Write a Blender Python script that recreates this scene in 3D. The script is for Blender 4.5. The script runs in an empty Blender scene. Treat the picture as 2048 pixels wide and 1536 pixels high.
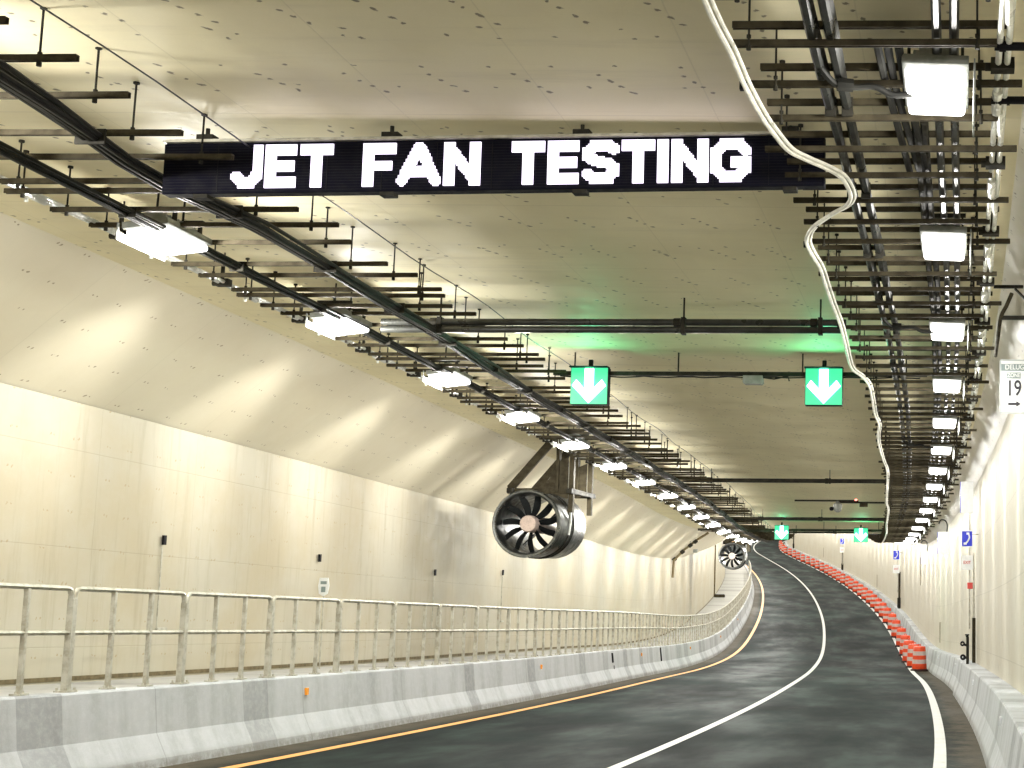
import bpy, math, random
from mathutils import Vector, Matrix
random.seed(7)
C = bpy.context.scene.collection
sc = bpy.context.scene
PI = math.pi

# ---------------------------------------------------------------- camera
cam_d = bpy.data.cameras.new('camera'); cam = bpy.data.objects.new('camera', cam_d); C.objects.link(cam)
cam_d.sensor_width = 36; cam_d.lens = 2880/2048*36
cam_d.shift_x = -(1853.9-1024)/2048; cam_d.shift_y = (769.6-768)/2048
cam_d.clip_start = .1; cam_d.clip_end = 600
PITCH, ROLL = .1315, .0051
cam.matrix_world = Matrix.Translation((0, 0, 1.5)) @ Matrix.Rotation(PI/2+PITCH, 4, 'X') @ Matrix.Rotation(ROLL, 4, 'Z')
sc.camera = cam
# ---------------------------------------------------------------- world, exposure (inside a tunnel: the lamps do the lighting)
w = bpy.data.worlds.new('World'); sc.world = w; w.use_nodes = True
bg = w.node_tree.nodes['Background']; bg.inputs[0].default_value = (.75, .85, 1, 1); bg.inputs[1].default_value = .05
sc.view_settings.view_transform = 'Standard'; sc.view_settings.look = 'None'
sc.view_settings.exposure = 1.45; sc.view_settings.gamma = 1
DOWN_W, WASH_L, WASH_R, OMNI_L, OMNI_R = 60., 140., 115., 170., 60.
# ---------------------------------------------------------------- the tunnel's line: heading and grade along the distance s
KN = [0, 12, 24, 36, 48, 60, 75, 95, 120, 145, 170, 190, 210, 240]
TH = [0.0027, 0.0301, -0.0012, -0.0177, -0.0436, -0.0404, -0.067, -0.0978, -0.1215, -0.1546, -0.202, -0.2147, -0.1053, 0.0849]
GR = [-0.0507, -0.0345, -0.0355, -0.03, -0.0396, -0.0123, 0.045, 0.0434, 0.0422, 0.0501, 0.0623, 0.0703, 0.0737, 0.0745]
def interp(x, xs, ys):
    if x <= xs[0]: return ys[0]
    for i in range(1, len(xs)):
        if x <= xs[i]: return ys[i-1]+(ys[i]-ys[i-1])*(x-xs[i-1])/(xs[i]-xs[i-1])
    return ys[-1]
ST = .5; NS = 560
T0 = [interp(i*ST, KN, TH) for i in range(-6, NS+6)]; G0 = [interp(i*ST, KN, GR) for i in range(-6, NS+6)]
LT = [sum(T0[i:i+13])/13 for i in range(NS)]; LG = [sum(G0[i:i+13])/13 for i in range(NS)]
LX = [0.]; LY = [0.]; LZ = [0.]
for i in range(NS-1):
    LX.append(LX[-1]+math.sin(LT[i])*ST); LY.append(LY[-1]+math.cos(LT[i])*ST); LZ.append(LZ[-1]+LG[i]*ST)
def fr(s):
    if s < 0:
        t = LT[0]; return s*math.sin(t), s*math.cos(t), s*LG[0], t
    k = min(int(s/ST), NS-2); a = s/ST-k
    f = lambda L: L[k]+(L[k+1]-L[k])*a
    return f(LX), f(LY), f(LZ), f(LT)
def cross(h):                      # cross fall: road 1.9 %, roof 0.9 %
    a = min(1, max(0, (h-1.5)/2.5)); return -.0191+(.0097)*a
def P(s, d, h):
    x, y, z, t = fr(s)
    return Vector((x+d*math.cos(t), y-d*math.sin(t), z+h+cross(h)*(d+3.5)))
S_END = 262.; S_BEG = -32.
def srange(a, b, st):
    n = max(1, int(round((b-a)/st))); return [a+(b-a)*i/n for i in range(n+1)]

# ---------------------------------------------------------------- names, labels
ORD1 = ['zeroth','first','second','third','fourth','fifth','sixth','seventh','eighth','ninth','tenth','eleventh','twelfth','thirteenth','fourteenth','fifteenth','sixteenth','seventeenth','eighteenth','nineteenth']
TENS = {2:('twenty','twentieth'),3:('thirty','thirtieth'),4:('forty','fortieth'),5:('fifty','fiftieth'),6:('sixty','sixtieth'),7:('seventy','seventieth'),8:('eighty','eightieth'),9:('ninety','ninetieth')}
def ordw(n):
    if n < 20: return ORD1[n]
    if n >= 100: return 'hundredth' if n == 100 else 'hundred-and-'+ordw(n-100)
    t, u = divmod(n, 10); return TENS[t][1] if u == 0 else TENS[t][0]+'-'+ORD1[u]
def tag(o, label=None, cat=None, group=None, kind=None):
    if label: o['label'] = label
    if cat: o['category'] = cat
    if group: o['group'] = group
    if kind: o['kind'] = kind
    return o
def empty(name, s, d, h, label, cat, group=None, yaw=0.):
    o = bpy.data.objects.new(name, None); C.objects.link(o); o.empty_display_size = .2
    o.location = P(s, d, h); o.rotation_euler = (0, 0, -fr(s)[3]+yaw)
    return tag(o, label, cat, group)
def copy_tree(src):
    r = src.copy(); C.objects.link(r)
    for ch in src.children:
        c = ch.copy(); C.objects.link(c); c.parent = r
        for g in ch.children:
            e = g.copy(); C.objects.link(e); e.parent = c
    return r

# ---------------------------------------------------------------- materials
MATS = {}
class NT:
    def __init__(s, name, color=(.5,.5,.5), rough=.6, metal=0., spec=.5):
        s.m = bpy.data.materials.new(name); s.m.use_nodes = True; s.t = s.m.node_tree
        s.b = s.t.nodes['Principled BSDF']
        s.b.inputs['Base Color'].default_value = (*color, 1); s.b.inputs['Roughness'].default_value = rough
        s.b.inputs['Metallic'].default_value = metal; s.b.inputs['Specular IOR Level'].default_value = spec
        MATS[name] = s.m
    def n(s, ty, **k):
        nd = s.t.nodes.new(ty)
        for a, b in k.items(): setattr(nd, a, b)
        return nd
    def l(s, a, b): s.t.links.new(a, b)
    def val(s, x, sock):
        if isinstance(x, (int, float)): sock.default_value = x
        else: s.l(x, sock)
    def math(s, op, a, b=0., c=0.):
        nd = s.n('ShaderNodeMath', operation=op)
        s.val(a, nd.inputs[0]); s.val(b, nd.inputs[1]); s.val(c, nd.inputs[2]); return nd.outputs[0]
    def mix(s, f, a, b):
        nd = s.n('ShaderNodeMix', data_type='RGBA')
        s.val(f, nd.inputs[0])
        for x, k in ((a, 6), (b, 7)):
            if isinstance(x, tuple): nd.inputs[k].default_value = (*x, 1)
            else: s.l(x, nd.inputs[k])
        return nd.outputs[2]
    def coords(s, uv=False, scale=(1,1,1), loc=(0,0,0)):
        tc = s.n('ShaderNodeTexCoord'); mp = s.n('ShaderNodeMapping')
        mp.inputs['Scale'].default_value = scale; mp.inputs['Location'].default_value = loc
        s.l(tc.outputs['UV' if uv else 'Object'], mp.inputs[0]); return mp.outputs[0]
    def noise(s, vec, scale, detail=4, rough=.6):
        nd = s.n('ShaderNodeTexNoise'); nd.inputs['Scale'].default_value = scale
        nd.inputs['Detail'].default_value = detail; nd.inputs['Roughness'].default_value = rough
        s.l(vec, nd.inputs[0]); return nd.outputs[0]
    def ramp(s, x, a, b, lo=0., hi=1.):
        nd = s.n('ShaderNodeMapRange'); nd.interpolation_type = 'SMOOTHSTEP'
        s.val(x, nd.inputs[0])
        for k, v in zip((1,2,3,4), (a, b, lo, hi)): nd.inputs[k].default_value = v
        return nd.outputs[0]
    def color(s, sock): s.l(sock, s.b.inputs['Base Color'])
    def bump(s, h, st=.3, dist=.01):
        nd = s.n('ShaderNodeBump'); nd.inputs['Strength'].default_value = st; nd.inputs['Distance'].default_value = dist
        s.l(h, nd.inputs['Height']); s.l(nd.outputs[0], s.b.inputs['Normal'])

def uvxy(t):
    tc = t.n('ShaderNodeTexCoord'); sp = t.n('ShaderNodeSeparateXYZ'); t.l(tc.outputs['UV'], sp.inputs[0])
    return tc.outputs['UV'], sp.outputs[0], sp.outputs[1]
def dots(t, u, v, pu, pv, ou, ov, r):
    a = t.math('MULTIPLY', t.math('SUBTRACT', t.math('FRACT', t.math('ADD', t.math('DIVIDE', u, pu), ou)), .5), pu)
    b = t.math('MULTIPLY', t.math('SUBTRACT', t.math('FRACT', t.math('ADD', t.math('DIVIDE', v, pv), ov)), .5), pv)
    q = t.math('SQRT', t.math('ADD', t.math('MULTIPLY', a, a), t.math('MULTIPLY', b, b)))
    return t.ramp(q, r*.6, r*1.3, 1, 0)
def line(t, u, p, o, wd):
    a = t.math('ABSOLUTE', t.math('MULTIPLY', t.math('SUBTRACT', t.math('FRACT', t.math('ADD', t.math('DIVIDE', u, p), o)), .5), p))
    return t.ramp(a, wd*.5, wd, 1, 0)
def board(name, base, warm, dotcol, lattices, lines_u, lines_v, rough=.55, spec=.5, wear=.5, streak=.5, joint=.3):
    """fireproofing board / coated concrete panel: screw heads, joints, blotches, running stains"""
    t = NT(name, base, rough, 0, spec)
    uv, u, v = uvxy(t)
    mp = t.n('ShaderNodeMapping'); t.l(uv, mp.inputs[0]); mp.inputs['Scale'].default_value = (1, 1, 1)
    n1 = t.noise(mp.outputs[0], .55, 5); n2 = t.noise(mp.outputs[0], 3.1, 6, .7); n3 = t.noise(mp.outputs[0], 60, 2)
    ms = t.n('ShaderNodeMapping'); t.l(uv, ms.inputs[0]); ms.inputs['Scale'].default_value = (2.6, .22, 1)
    n4 = t.noise(ms.outputs[0], 1.6, 5, .65)
    c = t.mix(t.ramp(n1, .35, .7, 0, wear), base, warm)
    c = t.mix(t.ramp(n4, .5, .75, 0, streak), c, tuple(x*.72 for x in warm))
    c = t.mix(t.ramp(n2, .5, .8, 0, .25), c, tuple(min(1, x*1.12) for x in base))
    c = t.mix(t.ramp(n3, .3, .7, 0, .06), c, tuple(x*.7 for x in base))
    ju = t.math('ADD', u, t.math('MULTIPLY', t.math('SUBTRACT', n2, .5), .24))
    jv = t.math('ADD', v, t.math('MULTIPLY', t.math('ADD', t.math('SUBTRACT', n1, .5), t.math('MULTIPLY', t.math('SUBTRACT', n2, .5), .9)), .16))
    m = None
    for (pu, pv, ou, ov, r) in lattices:
        q = dots(t, ju, jv, pu, pv, ou, ov, r); m = q if m is None else t.math('MAXIMUM', m, q)
    if m is not None:
        m = t.math('MULTIPLY', m, t.ramp(n4, .28, .45, .25, 1)); c = t.mix(t.math('MULTIPLY', m, .8), c, dotcol)
    jm = None
    for (p, o, wd) in lines_u:
        q = line(t, u, p, o, wd); jm = q if jm is None else t.math('MAXIMUM', jm, q)
    for (p, o, wd) in lines_v:
        q = line(t, v, p, o, wd); jm = q if jm is None else t.math('MAXIMUM', jm, q)
    if jm is not None: c = t.mix(t.math('MULTIPLY', jm, joint), c, tuple(x*.45 for x in warm))
    t.color(c)
    hh = t.math('SUBTRACT', t.math('MULTIPLY', n3, .25), m if m is not None else 0.)
    if jm is not None: hh = t.math('SUBTRACT', hh, jm)
    t.bump(hh, .25, .006)
    r_ = t.ramp(n2, .3, .7, rough-.08, rough+.1); t.l(r_, t.b.inputs['Roughness'])
    return t.m

LAT = [(1.22, .62, .1, .2, .021), (1.22, .62, .19, .29, .020), (1.22, .62, .28, .38, .019), (1.22, .62, .37, .46, .020), (1.9, .93, .62, .7, .018), (1.9, .93, .70, .76, .018), (.91, .71, .35, .05, .016), (2.44, .47, .5, .6, .017)]
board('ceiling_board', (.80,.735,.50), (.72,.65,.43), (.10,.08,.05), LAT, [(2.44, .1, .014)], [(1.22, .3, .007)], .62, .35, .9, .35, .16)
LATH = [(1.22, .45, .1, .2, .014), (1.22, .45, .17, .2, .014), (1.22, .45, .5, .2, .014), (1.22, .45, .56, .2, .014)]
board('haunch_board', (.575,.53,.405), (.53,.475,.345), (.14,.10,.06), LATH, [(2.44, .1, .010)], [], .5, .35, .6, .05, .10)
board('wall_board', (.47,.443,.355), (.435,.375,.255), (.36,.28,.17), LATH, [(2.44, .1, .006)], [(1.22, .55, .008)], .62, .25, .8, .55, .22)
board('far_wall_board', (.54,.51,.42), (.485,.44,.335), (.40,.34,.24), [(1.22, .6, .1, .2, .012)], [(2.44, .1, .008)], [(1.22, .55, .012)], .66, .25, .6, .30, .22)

def conc(name, base, dark, rough=.8):
    t = NT(name, base, rough, 0, .3); uv, u, v = uvxy(t)
    ms = t.n('ShaderNodeMapping'); t.l(uv, ms.inputs[0]); ms.inputs['Scale'].default_value = (1.3, .25, 1)
    st = t.noise(ms.outputs[0], 1.7, 5, .6)
    mb = t.n('ShaderNodeMapping'); t.l(uv, mb.inputs[0]); mb.inputs['Scale'].default_value = (.38, .02, 1); mb.inputs['Location'].default_value = (3.3, 0, 0)
    vo = t.n('ShaderNodeTexVoronoi'); vo.voronoi_dimensions = '1D'; vo.inputs['Scale'].default_value = 1.6
    t.l(t.math('MULTIPLY', u, .9), vo.inputs['W'])
    n2 = t.noise(uv, 9, 8, .7); n3 = t.noise(uv, 90, 3)
    c = t.mix(t.ramp(st, .4, .7, 0, .75), base, dark)
    sp = t.n('ShaderNodeSeparateColor'); t.l(vo.outputs['Color'], sp.inputs[0])
    c = t.mix(t.ramp(sp.outputs[0], .5, .9, 0, .6), c, tuple(x*.62 for x in dark))
    c = t.mix(t.ramp(n2, .4, .7, 0, .3), c, tuple(min(1, x*1.25) for x in base))
    c = t.mix(t.ramp(n3, .35, .75, 0, .18), c, tuple(x*.5 for x in dark))
    c = t.mix(t.math('MULTIPLY', line(t, u, 3.6, .2, .012), .28), c, tuple(x*.25 for x in dark))
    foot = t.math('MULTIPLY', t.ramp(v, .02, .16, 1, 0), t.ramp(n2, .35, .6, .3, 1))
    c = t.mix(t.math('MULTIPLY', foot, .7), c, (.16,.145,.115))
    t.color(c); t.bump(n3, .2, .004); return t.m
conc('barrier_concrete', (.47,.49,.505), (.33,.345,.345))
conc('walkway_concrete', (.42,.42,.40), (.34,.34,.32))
t = NT('barrier_patch', (.5,.51,.51), .8)

def asphalt():
    t = NT('asphalt', (.04,.044,.046), .6, 0, .03); uv, u, v = uvxy(t)
    n1 = t.noise(uv, .13, 4, .6)
    mq = t.n('ShaderNodeMapping'); t.l(uv, mq.inputs[0]); mq.inputs['Scale'].default_value = (.35, 1, 1); n2 = t.noise(mq.outputs[0], .55, 6, .6); n3 = t.noise(uv, 120, 3, .7); n4 = t.noise(uv, 2.4, 8, .75)
    c = t.mix(t.ramp(n1, .4, .62, 0, 1), (.007,.0105,.010), (.013,.024,.0215))
    c = t.mix(t.ramp(n2, .46, .72, 0, .7), c, (.021,.042,.034))
    c = t.mix(t.ramp(n4, .55, .75, 0, .18), c, (.022,.025,.025))
    c = t.mix(t.ramp(n3, .52, .75, 0, .25), c, (.035,.042,.038))
    wt = t.math('ABSOLUTE', t.math('SUBTRACT', t.math('FRACT', t.math('DIVIDE', t.math('ADD', v, t.math('MULTIPLY', n2, .25)), 1.86)), .5))
    c = t.mix(t.math('MULTIPLY', t.ramp(wt, .08, .38, 1, 0), .28), c, (.006,.008,.008))
    # dust lying along the foot of both barriers (v = distance from the left barrier)
    e = t.math('ADD', v, t.math('MULTIPLY', t.math('SUBTRACT', n4, .5), .9))
    dl = t.ramp(e, .25, .85, 1, 0); dr = t.ramp(e, 8.2, 8.75, 0, 1)
    dm = t.math('MULTIPLY', t.math('MAXIMUM', dl, dr), t.ramp(n4, .3, .6, .5, 1.))
    c = t.mix(dm, c, (.085,.073,.052))
    c = t.mix(t.math('MULTIPLY', line(t, u, 9.3, .45, .05), .4), c, (.015,.016,.017))
    t.color(c); t.bump(t.math('ADD', n3, t.math('MULTIPLY', n4, .6)), .35, .006)
    t.l(t.ramp(n2, .3, .7, .80, .60), t.b.inputs['Roughness']); return t.m
asphalt()
def paint(name, base, worn):
    base = tuple(q*.8 for q in base); worn = tuple(q*.6 for q in worn)
    t = NT(name, base, .6, 0, .4); uv, u, v = uvxy(t)
    n = t.noise(uv, 14, 8, .75); n2 = t.noise(uv, 1.3, 5)
    c = t.mix(t.ramp(n, .48, .72, 0, .55), base, worn); c = t.mix(t.ramp(n2, .45, .75, 0, .3), c, worn)
    t.color(c); return t.m
paint('white_line_paint', (.78,.79,.76), (.45,.46,.44)); paint('yellow_line_paint', (.88,.42,.10), (.60,.34,.12))
def metal(name, base, dark, rough=.4, mtl=.8, sc_=9.):
    t = NT(name, base, rough, mtl, .12 if name in ('strut_steel', 'dark_steel', 'black_plastic', 'sign_cabinet', 'cable_sheath', 'grey_box', 'fan_blade') else .5); co = t.coords()
    n = t.noise(co, sc_, 5, .6)
    t.color(t.mix(t.ramp(n, .35, .7), base, dark)); t.l(t.ramp(n, .3, .7, rough-.1, rough+.15), t.b.inputs['Roughness']); return t.m
metal('galvanised_steel', (.52,.51,.44), (.34,.32,.25), .40, .30)
metal('strut_steel', (.055,.046,.027), (.028,.023,.014), .7, 0.)
metal('dark_steel', (.030,.028,.021), (.016,.015,.012), .7, 0.)
metal('bright_tube', (.88,.90,.86), (.70,.71,.66), .25, .15, 3.)
metal('cable_sheath', (.014,.014,.013), (.034,.034,.03), .5, 0., 4.)
metal('conduit', (.05,.052,.047), (.022,.022,.02), .34, .35, 3.)
metal('white_cord', (.85,.84,.74), (.66,.65,.56), .5, 0.)
metal('fan_casing', (.055,.058,.054), (.022,.024,.022), .36, .6, 5.)
metal('fan_rim', (.20,.21,.20), (.09,.095,.09), .3, .8, 5.)
metal('fan_blade', (.008,.009,.009), (.014,.016,.016), .5, 0.)
metal('fan_hub', (.62,.50,.44), (.48,.38,.33), .35, .2, 14.)
metal('black_plastic', (.005,.005,.007), (.009,.009,.011), .6, 0.)
metal('sign_cabinet', (.002,.002,.006), (.003,.003,.009), .8, 0.)
metal('grey_box', (.26,.27,.25), (.19,.2,.18), .5, .2)
metal('rubber', (.03,.008,.006), (.02,.008,.007), .8, 0.)
metal('drum_orange', (.80,.075,.014), (.66,.055,.012), .45, 0., 6.)
metal('drum_white', (.60,.49,.46), (.50,.39,.36), .4, 0., 6.)
metal('sign_white', (.78,.80,.80), (.70,.72,.72), .4, 0.)
metal('sign_grey', (.22,.28,.28), (.20,.25,.25), .4, 0.)
metal('sign_ink', (.02,.02,.03), (.03,.03,.04), .5, 0.)
metal('sign_blue', (.01,.03,.60), (.01,.025,.52), .4, 0.)
metal('sign_red', (.62,.06,.05), (.5,.05,.04), .45, 0.)
metal('amber_reflector', (.95,.38,.03), (.8,.3,.03), .3, 0.)
metal('clear_reflector', (.85,.87,.9), (.7,.72,.75), .3, 0.)
metal('rusty_seam', (.16,.12,.05), (.09,.07,.03), .7, 0.)
def emit(name, col, st):
    t = NT(name, (0.02,0.02,0.02), .4)
    t.b.inputs['Emission Color'].default_value = (*col, 1); t.b.inputs['Emission Strength'].default_value = st; return t.m
emit('lamp_lens', (1, .97, .93), 2.4); emit('led_white', (.90, .80, 1), 1.1)
emit('arrow_green', (.16, 1, .50), 9.); emit('signal_face_halo', (.07, 1, .42), .36); emit('small_red_lamp', (1, .2, .15), 2.)  # the signal panel's emission imitates the green halo around the arrow

# ---------------------------------------------------------------- mesh building
class MB:
    def __init__(s): s.v = []; s.f = []; s.mi = []; s.uv = {}
    def box(s, c, sz, rot=None, mi=0):
        b = len(s.v); hx, hy, hz = (q/2 for q in sz)
        for i in (-1, 1):
            for j in (-1, 1):
                for k in (-1, 1):
                    p = Vector((i*hx, j*hy, k*hz))
                    if rot is not None: p = rot @ p
                    s.v.append(p+Vector(c))
        for q in ((0,1,3,2),(4,6,7,5),(0,4,5,1),(2,3,7,6),(0,2,6,4),(1,5,7,3)):
            s.f.append(tuple(b+i for i in q)); s.mi.append(mi)
        return s
    def bar(s, a, b, w, h, mi=0, up=Vector((0,0,1))):
        a = Vector(a); b = Vector(b); y = (b-a); L = y.length; y.normalize()
        x = y.cross(up)
        if x.length < 1e-4: x = Vector((1,0,0))
        x.normalize(); z = x.cross(y)
        return s.box((a+b)/2, (w, L, h), Matrix((x, y, z)).transposed(), mi)
    def tube(s, pts, r, n=8, caps=True, mi=0, rr=None):
        pts = [Vector(p) for p in pts]; b = len(s.v); m = len(pts)
        prev = None
        for i, p in enumerate(pts):
            d = (pts[min(i+1, m-1)]-pts[max(i-1, 0)]).normalized()
            if prev is None:
                ref = Vector((0,0,1)) if abs(d.z) < .9 else Vector((1,0,0))
                x = d.cross(ref).normalized()
            else:
                x = (prev-d*prev.dot(d)).normalized()
            prev = x; y = d.cross(x)
            q = r if rr is None else rr[i]
            for k in range(n):
                a = 2*PI*k/n; s.v.append(p+(x*math.cos(a)+y*math.sin(a))*q)
        for i in range(m-1):
            for k in range(n):
                k2 = (k+1) % n
                s.f.append((b+i*n+k, b+i*n+k2, b+(i+1)*n+k2, b+(i+1)*n+k)); s.mi.append(mi)
        if caps:
            s.f.append(tuple(b+k for k in reversed(range(n)))); s.mi.append(mi)
            s.f.append(tuple(b+(m-1)*n+k for k in range(n))); s.mi.append(mi)
        return s
    def lathe(s, prof, n=24, axis='Z', c=(0,0,0), mis=None):
        b = len(s.v); m = len(prof); c = Vector(c)
        for (r, z) in prof:
            for k in range(n):
                a = 2*PI*k/n; x, y = r*math.cos(a), r*math.sin(a)
                s.v.append(c+(Vector((x, y, z)) if axis == 'Z' else Vector((x, z, y))))
        for i in range(m-1):
            for k in range(n):
                k2 = (k+1) % n; q = (b+i*n+k, b+i*n+k2, b+(i+1)*n+k2, b+(i+1)*n+k)
                s.f.append(q if axis == 'Z' else q[::-1]); s.mi.append(mis[i] if mis else 0)
        return s
    def prism(s, poly, y0, y1, mi=0):          # polygon in x,z extruded along y
        b = len(s.v); n = len(poly)
        for y in (y0, y1):
            for (x, z) in poly: s.v.append(Vector((x, y, z)))
        s.f.append(tuple(b+i for i in range(n))); s.f.append(tuple(b+n+i for i in reversed(range(n)))); s.mi += [mi, mi]
        for i in range(n):
            j = (i+1) % n; s.f.append((b+j, b+i, b+n+i, b+n+j)); s.mi.append(mi)
        return s
    def sweep(s, prof, ss, uvoff=0., closed=False, uvs=None):
        b = len(s.v); n = len(prof)
        per = [0.]
        for i in range(1, n): per.append(per[-1]+math.hypot(prof[i][0]-prof[i-1][0], prof[i][1]-prof[i-1][1]))
        if uvs: per = uvs
        for q in ss:
            for i, (d, h) in enumerate(prof):
                s.uv[len(s.v)] = (q, per[i]+uvoff); s.v.append(P(q, d, h))
        for i in range(len(ss)-1):
            for k in range(n-1):
                s.f.append((b+i*n+k, b+(i+1)*n+k, b+(i+1)*n+k+1, b+i*n+k+1)); s.mi.append(0)
        if closed:
            s.f.append(tuple(b+k for k in range(n))); s.f.append(tuple(b+(len(ss)-1)*n+k for k in reversed(range(n)))); s.mi += [0, 0]
        return s
    def build(s, name, mats, parent=None, smooth=False, bevel=0.):
        me = bpy.data.meshes.new(name); me.from_pydata([tuple(p) for p in s.v], [], s.f)
        if isinstance(mats, str): mats = [mats]
        for m in mats: me.materials.append(MATS[m])
        for p, i in zip(me.polygons, s.mi): p.material_index = i; p.use_smooth = smooth
        if s.uv:
            ul = me.uv_layers.new(name='uv')
            for lp in me.loops: ul.data[lp.index].uv = s.uv.get(lp.vertex_index, (0, 0))
        me.validate(); me.update()
        o = bpy.data.objects.new(name, me); C.objects.link(o)
        if parent: o.parent = parent
        if bevel:
            bv = o.modifiers.new('bevel', 'BEVEL'); bv.width = bevel; bv.segments = 2; bv.limit_method = 'ANGLE'
        if smooth:
            es = o.modifiers.new('edges', 'EDGE_SPLIT'); es.split_angle = math.radians(40)
        return o
SL = srange(S_BEG, S_END, 1.0)

# ================================================================ THE SETTING
o = MB().sweep([(-8.6, 0), (-3.8, 0), (.8, 0)], SL, uvs=[-.2, 4.6, 9.2]).build('road', 'asphalt'); tag(o, kind='structure')
def stripe(d, wd, mat, name, label):
    o = MB().sweep([(d-wd/2, .006), (d+wd/2, .006)], srange(S_BEG, S_END, .7)).build(name, mat); tag(o, kind='structure'); o['label'] = label
stripe(-7.62, .15, 'yellow_line_paint', 'yellow_edge_line', 'yellow edge line along the left barrier')
stripe(-3.79, .14, 'white_line_paint', 'white_lane_line', 'solid white line between the two lanes')
stripe(-.14, .16, 'white_line_paint', 'white_edge_line', 'white edge line beside the right shoulder')
o = MB().sweep([(-8.66, .74), (-10.9, .72)], SL).build('walkway', 'walkway_concrete'); tag(o, kind='structure')
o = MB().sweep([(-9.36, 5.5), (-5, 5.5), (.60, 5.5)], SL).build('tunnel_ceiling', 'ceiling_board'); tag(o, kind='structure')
# outer skin of the ceiling slab, so it has thickness
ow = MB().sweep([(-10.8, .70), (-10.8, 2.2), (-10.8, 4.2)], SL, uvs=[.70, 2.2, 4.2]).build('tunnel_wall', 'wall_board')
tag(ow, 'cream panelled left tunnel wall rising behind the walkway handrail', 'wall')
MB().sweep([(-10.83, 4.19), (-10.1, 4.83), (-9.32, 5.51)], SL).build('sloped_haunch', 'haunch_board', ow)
MB().sweep([(-10.79, .745), (-10.79, .80)], SL).build('base_seam', 'rusty_seam', ow)
m = MB(); m.box((0,0,0), (.10, .34, 3.4)); q = m.build('expansion_joint', 'rusty_seam', ow); q.location = P(97.5, -10.77, 2.45); q.rotation_euler = (0, 0, -fr(97.5)[3])
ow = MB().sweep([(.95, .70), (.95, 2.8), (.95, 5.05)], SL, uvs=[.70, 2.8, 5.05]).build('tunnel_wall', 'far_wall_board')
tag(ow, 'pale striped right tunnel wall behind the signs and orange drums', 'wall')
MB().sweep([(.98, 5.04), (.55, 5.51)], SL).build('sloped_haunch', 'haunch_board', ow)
for s_, h0, h1 in ((55, 1.04, 1.8), (71.9, 3.0, 4.35), (110.3, .95, 1.9), (164.2, 1.2, 2.3)):
    m = MB(); m.box((0, 0, 0), (.02, .10, h1-h0)); q = m.build('wall_slot', 'rusty_seam', ow); q.location = P(s_, .938, (h0+h1)/2); q.rotation_euler = (0, 0, -fr(s_)[3])

# ---------------------------------------------------------------- barriers
def barrier(prof, a, b, label, refl, rmat, rd):
    m = MB(); ss = srange(a, b, .9); hs = [p[1] for p in prof]
    per = [0.]
    for i in range(1, len(prof)): per.append(per[-1]+math.hypot(prof[i][0]-prof[i-1][0], prof[i][1]-prof[i-1][1]))
    m.sweep(prof, ss, closed=True, uvs=per)
    o = m.build('concrete_barrier', 'barrier_concrete'); tag(o, label, 'barrier')
    for s_ in refl:
        k = MB(); k.box((0, 0, 0), (.035, .05, .09)); k.box((0, .028, 0), (.02, .02, .10), mi=1)
        q = k.build('reflector', [rmat, 'clear_reflector'], o); q.location = P(s_, rd, .62); q.rotation_euler = (0, 0, -fr(s_)[3])
        if abs(q.location.x) < 0: pass
    return o
LB = [(-8.30, 0), (-8.32, .09), (-8.44, .34), (-8.49, .80), (-8.505, .82), (-8.70, .82), (-8.70, 0)]
RB = [(.42, 0), (.44, .09), (.53, .34), (.60, .78), (.615, .80), (.949, .80), (.949, 0)]
RB2 = [(d+.06 if d < .9 else d, h) for d, h in RB]
refs = [19.17, 31.1, 43.5, 55.5, 67.5, 79.5]
lb = barrier(LB, S_BEG, S_END, 'long grey concrete barrier carrying the handrail along the left edge', refs, 'amber_reflector', -8.455)
barrier(RB, S_BEG, 36.2, 'near grey concrete barrier at the right road edge', [16.76, 28.1], 'clear_reflector', .56)
barrier(RB2, 36.55, S_END, 'far grey concrete barrier running behind the orange drums', [39.3, 49.8], 'clear_reflector', .62)
for s_, h0, h1 in ((38.8, .5, .75), (39.0, .22, .42), (47.5, .35, .78)):
    m = MB(); m.box((0, 0, 0), (.03, .09, h1-h0), Matrix.Rotation(-.12, 3, 'Y')); q = m.build('drain_slot', 'black_plastic', lb)
    q.location = P(s_, -8.455+.02*(.6-h0), (h0+h1)/2); q.rotation_euler = (0, 0, -fr(s_)[3])

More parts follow.
